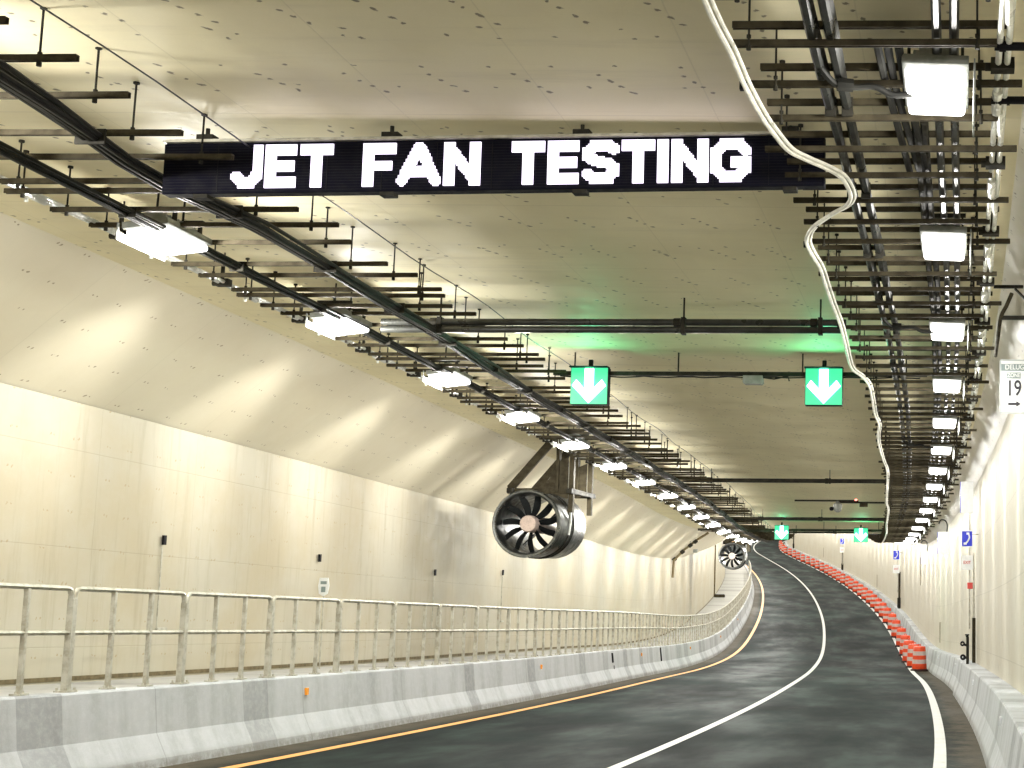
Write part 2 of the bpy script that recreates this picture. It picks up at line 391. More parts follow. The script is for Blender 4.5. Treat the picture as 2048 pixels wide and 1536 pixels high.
# ---------------------------------------------------------------- handrail
root = empty('handrail', 14.06, -8.6, .82, 'galvanised steel handrail bolted on top of the left concrete barrier', 'railing')
def local(o_, root=root):                       # mesh built in world coordinates under a placed root
    o_.matrix_parent_inverse = root.matrix_basis.inverted(); return o_
def mbi(root):
    root_m = Matrix.Translation(root.location) @ root.rotation_euler.to_matrix().to_4x4(); return root_m.inverted()
RI = mbi(root); D = -8.6; PIT = 2.125; stuff = MB(); nb = 0
def tr(m, I):
    m.v = [I @ p for p in m.v]; return m
for k in range(-4, 58):
    s0 = 14.06+PIT*k; s1 = s0+PIT
    far = s0 > 60; n = 5 if far else 8
    pts = [P(s0+.028, D, 1.64), P(s0+.032, D, 1.77), P(s0+.055, D, 1.812), P(s0+.10, D, 1.825)]+[P(s0+PIT*a, D, 1.825) for a in (.25, .5, .75)]+[P(s1-.10, D, 1.825), P(s1-.055, D, 1.812), P(s1-.032, D, 1.77), P(s1-.028, D, 1.64)]
    m = MB(); m.tube(pts, .026, n); m.tube([P(s0, D, 1.39), P(s0+PIT/2, D, 1.39), P(s1, D, 1.39)], .023, n)
    tr(m, RI).build('rail_panel', 'galvanised_steel', root, smooth=not far)
    m = MB(); m.bar(P(s0, D, .82), P(s0, D, 1.72), .062, .072, up=Vector((0,1,0)))
    a, b = P(s0-.09, D, .83), P(s0+.09, D, .83); m.bar(a, b, .13, .018)
    for e in (-.07, .07):
        for g in (-.045, .045): m.tube([P(s0+e, D+g, .83), P(s0+e, D+g, .865)], .012, 6)
    tr(m, RI).build('main_post', 'galvanised_steel', root, smooth=not far)
    for j in (1, 2):
        q = s0+PIT*j/3
        m = MB() if nb < 100 else stuff; base = len(m.v)
        m.bar(P(q, D, .82), P(q, D, 1.812), .042, .042, up=Vector((0,1,0)))
        m.bar(P(q-.07, D, .83), P(q+.07, D, .83), .10, .016)
        for e in (-.055, .055): m.tube([P(q+e, D, .83), P(q+e, D, .86)], .011, 5)
        if m is not stuff: tr(m, RI).build('baluster', 'galvanised_steel', root, smooth=not far)
        nb += 1
if stuff.v:
    q = tr(stuff, RI).build('baluster', 'galvanised_steel', root); q['kind'] = 'stuff'

# ---------------------------------------------------------------- ceiling strut bars on threaded rods
def cprof(w=.041, t_=.006, lip=.010):           # C channel, open side down
    h = w/2
    return [(-h, -h), (-h, h), (h, h), (h, -h), (h-lip, -h), (h-lip, -h+.004), (h-t_, -h+.004), (h-t_, h-t_), (-h+t_, h-t_), (-h+t_, -h+.004), (-h+lip, -h+.004), (-h+lip, -h)]
def channel(L, w=.041):                          # along local x, centred
    m = MB(); m.prism(cprof(w), -L/2, L/2); R = Matrix.Rotation(-PI/2, 3, 'Z'); m.v = [R @ p for p in m.v]; return m
def rod(x, z0, z1):
    m = MB(); m.tube([(x, 0, z0), (x, 0, z1)], .0075, 6, False); m.tube([(x, 0, z0), (x, 0, z0+.03)], .016, 6)
    m.tube([(x, 0, z0+.075), (x, 0, z0+.095)], .015, 6); m.tube([(x, 0, z1-.02), (x, 0, z1)], .022, 6); return m
def left_bar(L, hz, xs):
    r = bpy.data.objects.new('strut_bar', None); C.objects.link(r)
    channel(L).build('channel', 'strut_steel', r)
    for x in xs: rod(x, -.055, 5.5-hz).build('threaded_rod', 'dark_steel', r)
    return r
GL = 'strut bars hung under the left side of the ceiling'; GRt = 'strut hangers hung under the right side of the ceiling'
protoL = [left_bar(2.08, 5.15, (-.82, .80)), left_bar(2.18, 5.11, (-.95, .72)), left_bar(2.30, 5.15, (-1.0, .9))]
used = set(); i = 0; s_ = 7.55; cntL = 0
while s_ < 88:
    k = i % 3 if i % 6 else 2
    for extra in ((0, .17) if i % 6 == 0 else (0,)):
        pr = protoL[k]
        r = pr if k not in used else copy_tree(pr); used.add(k)
        cntL += 1
        off = -.03 if extra else 0
        r.location = P(s_+extra+random.uniform(-.03, .03), -6.72+random.uniform(-.05, .05), (5.15, 5.11, 5.15)[k]+off); r.rotation_euler = (0, random.uniform(-.004, .004), -fr(s_)[3])
        tag(r, ordw(cntL)+' dark strut bar of the left ceiling row, counting away from the camera', 'strut bar', GL)
        s_last = s_
    i += 1; s_ += .641
def right_hanger(L, x0, lowL):
    r = bpy.data.objects.new('strut_hanger', None); C.objects.link(r)
    channel(L).build('upper_channel', 'strut_steel', r)
    m = channel(lowL); m.v = [p+Vector((x0, .04, -.10)) for p in m.v]; m.build('lower_channel', 'strut_steel', r)
    for x in (-L/2+.10, L/2-.2): rod(x, -.155, .30).build('threaded_rod', 'dark_steel', r)
    return r
protoR = [right_hanger(1.62, .0, 1.78), right_hanger(1.68, -.05, 1.62), right_hanger(1.70, .02, 1.86)]
used = set(); i = 0; s_ = 6.4; cntR = 0
while s_ < 88:
    k = (0, 1, 2, 1)[i % 4]; pr = protoR[k]
    r = pr if k not in used else copy_tree(pr); used.add(k); cntR += 1
    r.location = P(s_+random.uniform(-.03, .03), -.42+random.uniform(-.03, .03), 5.2); r.rotation_euler = (0, 0, -fr(s_)[3])
    tag(r, ordw(cntR)+' two-tier strut hanger of the right ceiling row, counting away from the camera', 'strut hanger', GRt)
    i += 1; s_ += .641

# ---------------------------------------------------------------- cables and conduits along the roof
def run(name, mat, d, h, r, s0, s1, label, cat, offs=((0,0),), wob=.0, st=.6, n=6, ties=0, tiemat='dark_steel'):
    m = MB(); ss = srange(s0, s1, st)
    ph = [random.uniform(0, 6) for _ in offs]
    for (ox, oz), f_ in zip(offs, ph):
        m.tube([P(q, (d(q) if callable(d) else d)+ox+wob*math.sin(q*1.1+f_), h+oz+wob*.7*math.sin(q*1.7+f_*2)) for q in ss], r, n)
    o = m.build(name, mat, smooth=True); tag(o, label, cat)
    if ties:
        q = s0+.3; W = max(abs(a) for a, b in offs)+r
        while q < min(s1, 48):
            dd = d(q) if callable(d) else d
            k = MB(); k.bar(P(q-.01, dd, h), P(q+.01, dd, h), 2*W+.008, 2*(max(abs(b_) for a_, b_ in offs)+r)+.008); k.build('cable_tie', tiemat, o); q += ties
    return o
run('cable_bundle', 'cable_sheath', -7.12, 5.06, .017, 4, 110, 'black cable bundle running above the left row of lamps', 'cables', ((-.045, .005), (-.012, .02), (.024, -.004), (.05, .012), (.0, -.026), (-.03, -.018)), .010, ties=1.92)
run('cable_bundle', 'cable_sheath', lambda q: interp(q, [4, 9, 10.6, 11.2, 12.2, 16, 22, 60], [-6.1, -6.14, -6.34, -6.34, -6.19, -6.28, -6.45, -6.5]), 5.07, .018, 4, 110, 'thick black cable bundle right of the left lamps, nearer the roof centre', 'cables', ((-.08, 0), (-.045, .014), (-.01, -.006), (.03, .012), (.06, -.008), (.09, .01), (.0, -.035), (-.04, -.028), (.045, -.032)), .014, ties=1.92)
for dd, lab in ((-.80, 'left one of the pair of dark cables crossing the right strut hangers'), (-.685, 'right one of the pair of dark cables crossing the right strut hangers')):
    run('power_cable', 'conduit', dd, 5.145, .034, 3.5, 110, lab, 'cable', ((0, 0), (.0, .03)), .010, ties=1.92)
run('cable_bundle', 'cable_sheath', lambda q: interp(q, [6, 9, 11, 12.5, 16, 40], [-.42, -.36, -.26, -.13, -.12, -.14]), 5.15, .027, 8.5, 11.0, 'short drooping cable bundle left of the nearest right lamp', 'cables', ((-.05, 0), (.02, .01), (.09, 0)), .01)
run('cable_tray', 'dark_steel', lambda q: interp(q, [6, 10, 12, 30], [-.20, -.20, -.19, -.2]), 5.17, .030, 9.9, 100, 'dark cable run between the cable pair and the right lamps', 'cables', ((-.035, 0), (.03, 0)), .006)
for dd, lab in ((-.055, 'left one of the two conduits feeding the right lamps'), (.055, 'right one of the two conduits feeding the right lamps')):
    run('lamp_conduit', 'conduit', dd, 5.16, .030, 3.5, 105, lab, 'conduit', ((0, 0),), .003)
def dtube(d, h, s0, s1, label):
    root = bpy.data.objects.new('sprinkler_pipe', None); C.objects.link(root); tag(root, label, 'pipe')
    m = MB(); ss = srange(s0, s1, .8)
    for o_ in (-.028, .028): m.tube([P(q, d+o_, h) for q in ss], .021, 8)
    m.build('tube', 'bright_tube', root, smooth=True)
    q = s0+.45
    while q < s1:
        k = MB(); k.bar(P(q-.05, d, h), P(q+.05, d, h), .15, .075); k.bar(P(q-.02, d, h), P(q-.02, d, h+.18), .03, .03)
        k.tube([P(q, d-.11, h-.01), P(q, d-.05, h-.01)], .028, 8); k.tube([P(q+.0, d, h), P(q+.0, d, 5.5)], .008, 6)
        k.build('clamp', 'dark_steel', root)
        k = MB(); k.tube([P(q+.42, d-.02, h-.01), P(q+.80, d-.02, h-.01)], .036, 8); k.tube([P(q+.55, d-.02, h-.01), P(q+.55, d-.02, h-.085)], .016, 6); k.tube([P(q+.79, d, h-.008), P(q+1.25, d+.02, h-.005)], .030, 8)
        k.build('sleeve', 'bright_tube', root, smooth=True)
        q += 1.925
    return root
dtube(-7.86, 5.17, 5, 92, 'bright double tube with clamps along the top of the left haunch')
dtube(.36, 5.14, 4.5, 92, 'bright double tube with clamps right of the right lamps')
# white wavy cord
cp = [(5.2,-1.36),(6.4,-1.34),(7.42,-1.33),(7.67,-1.34),(8.04,-1.33),(8.4,-1.31),(8.93,-1.3),(9.47,-1.27),(9.82,-1.23),(10.19,-1.17),(10.39,-1.07),(10.59,-.94),(10.8,-.84),(11.09,-.8),(11.36,-.8),(11.6,-.86),(11.86,-1.01),(12.25,-1.2),(12.67,-1.3),(13.05,-1.31),(13.68,-1.28),(14.4,-1.29),(15.33,-1.3),(16.38,-1.3),(17.59,-1.33),(19.16,-1.36),(19.82,-1.26),(20.57,-1.19),(21.96,-1.2),(23.55,-1.22),(24.74,-1.19),(26.78,-1.27),(30.09,-1.25),(32.3,-1.2),(36.36,-1.25),(40.98,-1.29),(43.64,-1.22),(49.98,-1.2),(55,-1.12),(62,-1.14),(75,-1.12)]
cp = [(a_, b_, 5.05) for a_, b_ in cp]
def catmull(pts, k=5):
    out = []
    for i in range(len(pts)-1):
        a, b, c, d = pts[max(i-1,0)], pts[i], pts[i+1], pts[min(i+2, len(pts)-1)]
        for j in range(k):
            t_ = j/k; out.append(tuple(.5*((2*b[q])+(-a[q]+c[q])*t_+(2*a[q]-5*b[q]+4*c[q]-d[q])*t_*t_+(-a[q]+3*b[q]-3*c[q]+d[q])*t_**3) for q in range(len(b))))
    out.append(pts[-1]); return out
cp2 = [P(*q) for q in catmull(cp)]
m = MB(); m.tube(cp2, .018, 8); m.tube([p+Vector((.034, 0, .012)) for p in cp2], .015, 8)
o = m.build('loose_cord', 'white_cord', smooth=True); tag(o, 'pale loose cord pair snaking along the ceiling past the message sign', 'cord')
k = MB()
for q in (9.0, 12.9, 16.6, 20.4, 27.0): 
    k.box(P(q, interp(q, [c_[0] for c_ in cp], [c_[1] for c_ in cp])-.02, interp(q, [c_[0] for c_ in cp], [c_[2] for c_ in cp])+.02), (.05, .05, .05))
k.build('clip', 'black_plastic', o)
# thin earth wire left of the left bars and along the right
run('wire', 'conduit', -5.55, 5.30, .006, 6, 60, 'thin grey wire sagging along the right ends of the left strut bars', 'wire', ((0, 0),), .02)

# ---------------------------------------------------------------- lamps
def spot(root, name, W, ang, rx, ry, sx, sy, blend, z=-.06, col=(1, .98, .945), x=0.):
    L = bpy.data.lights.new(name, 'SPOT'); L.energy = W; L.spot_size = ang; L.spot_blend = blend; L.shadow_soft_size = .05; L.color = col
    o = bpy.data.objects.new(name, L); C.objects.link(o); o.parent = root; o.location = (x, 0, z)
    o.rotation_euler = (rx, ry, 0); o.scale = (sx, sy, 1); return o
def lamp(side):
    r = bpy.data.objects.new('ceiling_lamp', None); C.objects.link(r); r.rotation_mode = 'XYZ'
    ty = .12 if side < 0 else -.04                                # lamp head tips a little towards its wall
    R = Matrix.Rotation(-ty, 3, 'Y')
    m = MB(); m.box((0, 0, .03), (.42, .78, .06), R); m.box((0, 0, .10), (.28, .62, .04), R)
    for j in range(9): m.box(R @ Vector((0, -.28+.07*j, .135)), (.22, .012, .05), R)
    m.build('housing', 'grey_box', r, bevel=.012)
    m = MB(); m.box((side*.245, 0, -.09 if side < 0 else -.10), (.012, .80, .08 if side < 0 else .20))  # added plate with tabs, blocks the point light from haunch and upper wall
    for y in (-.38, .38): m.box((side*.245, y, -.02), (.010, .03, .10))
    m.build('added_light_block', 'grey_box', r)
    m = MB(); m.box(R @ Vector((0, 0, -.035)), (.38, .73, .07), R); m.build('lens', 'lamp_lens', r, bevel=.028)
    m = MB()
    for y in (-.22, .22):
        m = MB(); m.bar((-.17, y, .06), (-.17, y, .20), .02, .05); m.bar((.17, y, .06), (.17, y, .20), .02, .05); m.bar((-.2, y, .2), (.2, y, .2), .045, .03)
        m.tube([(0, y, .2), (0, y, .50)], .010, 6); m.build('bracket', 'dark_steel', r)
    spot(r, 'down_beam', DOWN_W, math.radians(126 if side < 0 else 104), 0, 0 if side < 0 else .42, 1, 1, .8, -.14)
    if side < 0: spot(r, 'wall_beam', WASH_L, math.radians(58), 0, math.radians(72), 1.0, .80, 1., -.02, x=-.32)
    else: spot(r, 'wall_beam', WASH_R, math.radians(70), 0, -math.radians(20), 1.0, .22, .7, -.04, x=.33)
    L = bpy.data.lights.new('lens_spill', 'POINT'); L.energy = OMNI_L if side < 0 else OMNI_R; L.shadow_soft_size = .15; L.color = (1, .975, .92)
    o = bpy.data.objects.new('lens_spill', L); C.objects.link(o); o.parent = r; o.location = (0, 0, -.12)
    return r
SP = 3.847
for side, d0 in ((-1, -7.24), (1, -.064)):
    pr = lamp(side); first = True; cnt = 0
    for k in range(-4, 62):
        s_ = 9.0+SP*k
        r = pr if first else copy_tree(pr); first = False
        r.location = P(s_, d0, 5.075); r.rotation_euler = (-(fr(s_+1)[2]-fr(s_-1)[2])/2*-1, 0, -fr(s_)[3])
        word = 'left' if side < 0 else 'right'
        vis = s_ > 8.5 if side > 0 else s_ > 12
        if vis:
            cnt += 1; tag(r, ordw(cnt)+' glowing white lamp of the '+word+' ceiling row, nearest first', 'lamp', word+' row of ceiling lamps')
        else: tag(r, ordw(k+5)+' ceiling lamp of the '+word+' row from its rear end, above or behind the viewpoint', 'lamp', word+' row ceiling lamps overhead')

# looping feed cables from the cable pair down to some right lamps
for s_, lab in ((8.95, 'black looping feed cable joining the cable pair to the nearest right lamp'), (16.5, 'black looping feed cable joining the cable pair to the third right lamp'), (27.5, 'black looping feed cable farthest away among those over the right lamps')):
    pts = catmull([P(s_-.15, -.80, 5.12), P(s_-.05, -.72, 5.06), P(s_, -.60, 5.05), P(s_+.02, -.46, 5.06), P(s_+.05, -.35, 5.02), P(s_+.04, -.22, 5.02)])
    m = MB(); m.tube(pts, .022, 8); m.tube([P(s_-.02, -.70, 5.06), P(s_+.0, -.60, 5.06)], .045, 8); tag(m.build('feed_cable', 'cable_sheath', smooth=True), lab, 'cable')

# ---------------------------------------------------------------- message sign
def glyph(ch):
    def seg(a, b): return ('s', a, b)
    W = {'J': 11.6, 'E': 11.8, 'T': 12, 'F': 12, 'A': 16.2, 'N': 13.4, 'S': 13.6, 'I': 4.2, 'G': 14.8}[ch]
    q = 2; t_ = 16-q
    G = {'E': [(q,q,q,t_),(q,t_,W-q,t_),(q,8,W-3,8),(q,q,W-q,q)], 'T': [(W/2,q,W/2,t_),(q,t_,W-q,t_)], 'F': [(q,q,q,t_),(q,t_,W-q,t_),(q,7.6,W-3,7.6)],
         'A': [(q,q,W/2-.4,t_),(W-q,q,W/2+.4,t_),(4,5.4,W-4,5.4)], 'N': [(q,q,q,t_),(W-q,q,W-q,t_),(q,t_,W-q,q)],
         'S': [(W-q,t_-1.2,W-4.5,t_),(W-4.5,t_,4.4,t_),(4.4,t_,q,t_-2.4),(q,t_-2.4,q,10.2),(q,10.2,4.2,8.6),(4.2,8.6,W-4.2,7.4),(W-4.2,7.4,W-q,5.6),(W-q,5.6,W-q,4.4),(W-q,4.4,W-4.4,q),(W-4.4,q,4.4,q),(4.4,q,q,3.6)],
         'I': [(W/2,q,W/2,t_)], 'J': [(W-q,t_,W-q,5),(W-q,5,W-4.6,q),(W-4.6,q,4.6,q),(4.6,q,q,4.4)],
         'G': [(W-q,t_-2.6,W-4.8,t_),(W-4.8,t_,5,t_),(5,t_,q,t_-3.4),(q,t_-3.4,q,5.4),(q,5.4,5,q),(5,q,W-5,q),(W-5,q,W-q,5),(W-q,5,W-q,7.4),(W-q,7.4,W-5.6,7.4)]}[ch]
    rows = []
    for j in range(24):
        row = []
        for i in range(int(W*1.5+.99)):
            x, y = (i+.5)/1.5, (j+.5)/1.5; on = False
            for (x0, y0, x1, y1) in G:
                dx, dy = x1-x0, y1-y0; L2 = dx*dx+dy*dy+1e-9
                u_ = max(0, min(1, ((x-x0)*dx+(y-y0)*dy)/L2)); ex, ey = x-x0-u_*dx, y-y0-u_*dy
                axis = abs(dx) < .01 or abs(dy) < .01
                if (max(abs(ex), abs(ey)) < 1.85 if axis else math.hypot(ex, ey) < 1.9) : on = True
            row.append(on)
        rows.append(row)
    return W, rows
SS = 10.9
root = empty('message_sign', SS, -3.59, 4.965, 'wide black electronic message sign reading JET FAN TESTING in white', 'sign')
pL, pR = -2.62, 2.62; z0, z1 = -.012, .40; root.rotation_euler[1] = -.0113
m = MB(); m.box(((pL+pR)/2, .07, (z0+z1)/2), (pR-pL, .12, z1-z0)); m.build('cabinet', 'sign_cabinet', root, bevel=.008)
m = MB(); m.box(((pL+pR)/2, .06, z1+.013), (pR-pL, .16, .022)); m.build('top_rail', 'galvanised_steel', root)
m = MB()
for c_ in range(1, 12): m.box((pL+(pR-pL)*c_/12, .0085, (z0+z1)/2), (.006, .004, z1-z0-.03))
for r_ in range(1, 18): m.box(((pL+pR)/2, .0095, z0+(z1-z0)*r_/18), (pR-pL-.03, .003, .003))
m.build('face_louvre', 'black_plastic', root)
for x in (-2.3, -.82, .70, 2.35):
    m = MB(); m.box((x, .04, z0-.022), (.11, .10, .03)); m.build('mounting_foot', 'dark_steel', root)
    m = MB(); m.box((x, .05, z1+.045), (.13, .10, .05)); m.tube([(x, .05, z1), (x, .05, .53)], .016, 6); m.build('hanger', 'dark_steel', root)
PX = 5.24/1320.; cell = PX*5.5/1.5
for word, lst in (('JET', (('J',469),('E',537),('T',607))), ('FAN', (('F',733),('A',801),('N',895))), ('TESTING', (('T',1030),('E',1102),('S',1171),('T',1249),('I',1320),('N',1348),('G',1425)))):
    m = MB()
    for ch, x0 in lst:
        W, rows = glyph(ch); xx = pL+(x0-330)*PX
        for j, row in enumerate(rows):
            i = 0
            while i < len(row):
                if row[i]:
                    k = i
                    while k < len(row) and row[k]: k += 1
                    m.box((xx+(i+k)/2*cell, -.002, .025+(j+.5)*cell), ((k-i)*cell*.995, .012, cell*.995)); i = k
                else: i += 1
    q = m.build('lit_word', 'led_white', root); q['label'] = 'word '+word+' in white light dots'

# ---------------------------------------------------------------- lane signals
def signal_beam(s_, d0, d1, h, label, box=None, th=.055):
    root = empty('signal_beam', s_, (d0+d1)/2, h, label, 'beam'); L = d1-d0
    m = MB(); m.box((0, 0, 0), (L, .09, th)); m.build('beam', 'dark_steel', root)
    m = MB(); pts = [(-L/2+.1+(L-.2)*i/30, -.03, -th/2-.012-.018*abs(math.sin(i*.9))) for i in range(31)]; m.tube(pts, .011, 6); m.build('hanging_cable', 'cable_sheath', root)
    for x in (-L/2+.3, -L/6, L/6, L/2-.3): MB().tube([(x, 0, 0), (x, 0, 5.5-h)], .012, 6).build('hanger_rod', 'dark_steel', root)
    if box is not None:
        x = box-(d0+d1)/2; m = MB(); m.prism([(x-.14, -.03), (x-.145, -.13), (x-.12, -.15), (x+.12, -.15), (x+.145, -.13), (x+.14, -.03)], -.09, .09); m.build('junction_box', 'grey_box', root)
        MB().tube([(x+.14, 0, -.05), (x+.3, 0, -.07), (x+.5, 0, -.03), (x+.52, 0, -.10)], .012, 6).build('pigtail', 'cable_sheath', root)
    return root
signal_beam(20.6, -5.75, -.35, 5.19, 'thin dark beam across the ceiling carrying the two near green arrows', -2.86)
def signal(s_, d, h, sz, label):
    root = empty('lane_signal', s_, d, h, label, 'lane signal', 'green arrow signals'); z = sz/2
    m = MB(); m.box((0, .09, 0), (sz, .16, sz)); m.box((0, .0, z), (sz+.02, .18, .02)); m.box((0, .08, z+.05), (.06, .06, .14)); m.build('housing', 'black_plastic', root, bevel=.01)
    m = MB(); m.box((0, .006, 0), (sz*.97, .008, sz*.97)); m.build('face', 'signal_face_halo', root)  # arrow's halo put into the panel as a weak green glow
    a = sz*.46; w_ = sz*.12
    m = MB(); m.prism([(-w_, a), (w_, a), (w_, -a*.15), (a*.74, a*.36), (a*.98, a*.02), (0, -a), (-a*.98, a*.02), (-a*.74, a*.36), (-w_, -a*.15)][::-1], -.012, .0); m.build('arrow', 'arrow_green', root)
    m = MB(); m.box((0, -.05, z*.98+.005), (sz*.9, .10, .008)); m.build('visor', 'black_plastic', root)
    L = bpy.data.lights.new('arrow_glow', 'POINT'); L.energy = 4.5 if s_ < 30 else 10; L.color = (.05, 1, .45); L.shadow_soft_size = .12
    o = bpy.data.objects.new('arrow_glow', L); C.objects.link(o); o.parent = root; o.location = (0, -.22, -.02)
    return root
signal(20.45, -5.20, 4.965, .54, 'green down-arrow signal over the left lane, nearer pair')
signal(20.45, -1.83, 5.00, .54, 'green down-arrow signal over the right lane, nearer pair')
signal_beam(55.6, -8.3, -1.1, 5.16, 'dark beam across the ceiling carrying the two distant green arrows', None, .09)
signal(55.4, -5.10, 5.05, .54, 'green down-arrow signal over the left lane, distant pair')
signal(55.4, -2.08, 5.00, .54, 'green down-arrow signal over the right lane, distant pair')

# ---------------------------------------------------------------- pipes crossing the ceiling
def xpipe(s_, d0, d1, hs, r, label, cps=(), mat='conduit'):
    root = empty('crossing_pipe', s_, (d0+d1)/2, hs[0], label, 'pipe'); L = d1-d0
    m = MB()
    for h_ in hs: m.tube([(-L/2, 0, h_-hs[0]), (L/2, 0, h_-hs[0])], r, 10)
    m.build('pipe', mat, root, smooth=True)
    for x in cps:
        m = MB(); m.box((x, 0, (hs[-1]-hs[0])/2), (.05, .12, hs[-1]-hs[0]+2*r+.03)); m.tube([(x, 0, 0), (x, 0, 5.5-hs[0])], .012, 6)
        m.tube([(x-.12, 0, hs[-1]-hs[0]), (x-.04, 0, hs[-1]-hs[0])], r*1.25, 8); m.build('pipe_clamp', 'dark_steel', root)
    return root
xpipe(17.05, -6.9, -1.28, (5.10, 5.19), .042, 'pair of thick dark pipes crossing the ceiling before the near green arrows', (-2.1, .85, 2.5))
xpipe(36.6, -7.2, -1.2, (5.2,), .055, 'single dark pipe crossing the ceiling beyond the near green arrows', (-1.5, 1.5), 'dark_steel')
xpipe(49.3, -7.6, -1.2, (5.16,), .06, 'dark pipe crossing the ceiling just before the distant green arrows', (-1., 1.), 'dark_steel')
xpipe(58.5, -5.6, -2.2, (5.22,), .035, 'thin dark pipe beyond the distant green arrows', (-.8, .8), 'dark_steel')
root = empty('camera_boom', 43, -2.7, 5.25, 'short dark boom with a camera dome and small box under the distant ceiling', 'camera')
m = MB(); m.box((-.35, 0, 0), (1.9, .06, .05)); m.box((.7, 0, -.05), (1.35, .07, .05)); m.build('boom', 'dark_steel', root)
m = MB(); m.lathe([(.001, -.34), (.05, -.34), (.11, -.29), (.13, -.2), (.13, -.1), (.07, -.05), (.04, .0)], 16, c=(-.02, 0, 0)); m.build('dome', 'grey_box', root, smooth=True)
MB().lathe([(.001, .06), (.05, .05), (.07, 0), (.05, -.05), (.001, -.06)], 12, c=(-.2, -.02, -.24)).build('lens_head', 'black_plastic', root)
MB().box((.75, -.02, -.13), (.25, .12, .10)).build('control_box', 'strut_steel', root, bevel=.01)
MB().box((.52, -.03, .03), (.07, .05, .05)).build('pilot_lamp', 'small_red_lamp', root)

# ---------------------------------------------------------------- jet fans
def fan(s_, d, h, R_, L, label, blades=11, yaw=0., bracket=True):
    root = empty('jet_fan', s_, d, h, label, 'jet fan', 'jet fans over the left walkway', yaw)
    # casing along local y
    prof = [(R_*.90, .0), (R_*.98, -.03), (R_*1.0, .02), (R_*1.0, L*.38), (R_*.965, L*.385), (R_*.965, L*.47), (R_*1.0, L*.475), (R_*1.0, L-.05), (R_*.96, L), (R_*.88, L), (R_*.86, L-.1), (R_*.86, .12), (R_*.90, .0)]
    MB().lathe(prof, 40, 'Y').build('casing', 'fan_casing', root, smooth=True)
    MB().lathe([(R_*.90, .0), (R_*.93, -.045), (R_*.985, -.05), (R_*1.015, -.01), (R_*1.015, .04), (R_*.99, .05)], 40, 'Y').build('intake_rim', 'fan_rim', root, smooth=True)
    for y in (L*.36, L*.49): MB().lathe([(R_*.96, y-.03), (R_*1.03, y-.03), (R_*1.03, y+.03), (R_*.96, y+.03)], 32, 'Y').build('flange', 'dark_steel', root)
    hr = R_*.255
    MB().lathe([(.001, .10), (hr*.9, .10), (hr, .13), (hr, L*.75), (.001, L*.78)], 24, 'Y').build('hub', ['fan_hub'], root, smooth=True)
    for k in range(blades):
        a = 2*PI*k/blades+.2; m = MB(); b0 = 0
        n = 6; vs = []
        for i in range(n):
            r_ = hr*.9+(R_*.85-hr*.9)*i/(n-1); tw = math.radians(52-24*i/(n-1)); c_ = R_*(.17+.06*math.sin(PI*i/(n-1)))
            for u_ in (-1, 1):
                for th in (-1, 1):
                    x = u_*c_*math.cos(tw)*.5+th*.006*math.sin(tw)+.05*R_*math.sin(PI*i/(n-1)); y = .38+u_*c_*math.sin(tw)*.5-th*.006*math.cos(tw)
                    p = Vector((x, y, r_)); p = Matrix.Rotation(a, 3, 'Y') @ p; vs.append(p)
        m.v = vs
        for i in range(n-1):
            q = i*4
            for e, f_ in ((0, 1), (1, 3), (3, 2), (2, 0)): m.f.append((q+e, q+f_, q+4+f_, q+4+e)); m.mi.append(0)
        m.build('blade', 'fan_blade', root)
    for k in range(4):                            # stator struts
        a = PI/4+PI/2*k; m = MB(); m.bar((math.cos(a)*hr, L*.6, math.sin(a)*hr), (math.cos(a)*R_*.87, L*.6, math.sin(a)*R_*.87), .03, .2, up=Vector((0, 1, 0))); m.build('stator', 'fan_casing', root)
    if bracket:
        top = 5.5-h
        for y in (L*.10, L*.82):
            m = MB()
            m.bar((-R_*.62, y, R_*.98), (R_*1.28, y, R_*.98), .10, .12)
            m.bar((-R_*.62, y, R_*.90), (-R_*.62, y, R_*1.15), .10, .10)
            m.bar((-R_*.62, y, R_*1.05), (R_*.62, y, top), .10, .16)
            m.bar((R_*1.22, y, R_*.35), (R_*1.22, y, top), .10, .14)
            m.bar((R_*.80, y, R_*.95), (R_*.80, y, top), .06, .22)
            m.prism([(R_*.12, R_*1.0), (R_*1.1, R_*1.0), (R_*1.1, R_*2.0), (R_*.75, R_*1.85), (R_*.55, R_*1.35)], y-.02, y+.02)
            m.build('bracket', 'strut_steel', root)
        m = MB()
        for x in (-R_*.55, R_*1.22): m.bar((x, 0, R_*.98), (x, L*.95, R_*.98), .12, .10)
        m.bar((-R_*.4, L*.1, R_*.9), (-R_*.4, L*.82, R_*.9), .2, .08); m.build('cradle', 'dark_steel', root)
        pts = catmull([(R_*1.35, L*.30, top), (R_*1.28, L*.30, top-.15), (R_*1.02, L*.28, top-.38), (R_*1.0, L*.28, R_*1.0), (R_*1.04, L*.3, R_*.55), (R_*1.04, L*.32, .1), (R_*.98, L*.34, -R_*.3)])
        MB().tube(pts, .026, 8).build('supply_conduit', 'bright_tube', root, smooth=True)
    return root
fan(31.0, -8.87, 3.67, .72, 2.5, 'large dark jet fan hanging in front of the left haunch, nearest of all', 11)
fan(75.5, -8.62, 4.19, .68, 2.5, 'small jet fan at the left bend beyond the pipe branch, second from the camera', 11)
fan(112, -9.18, 4.35, .62, 2.5, 'tiny distant jet fan behind the second one, beside the last lamps', 9)

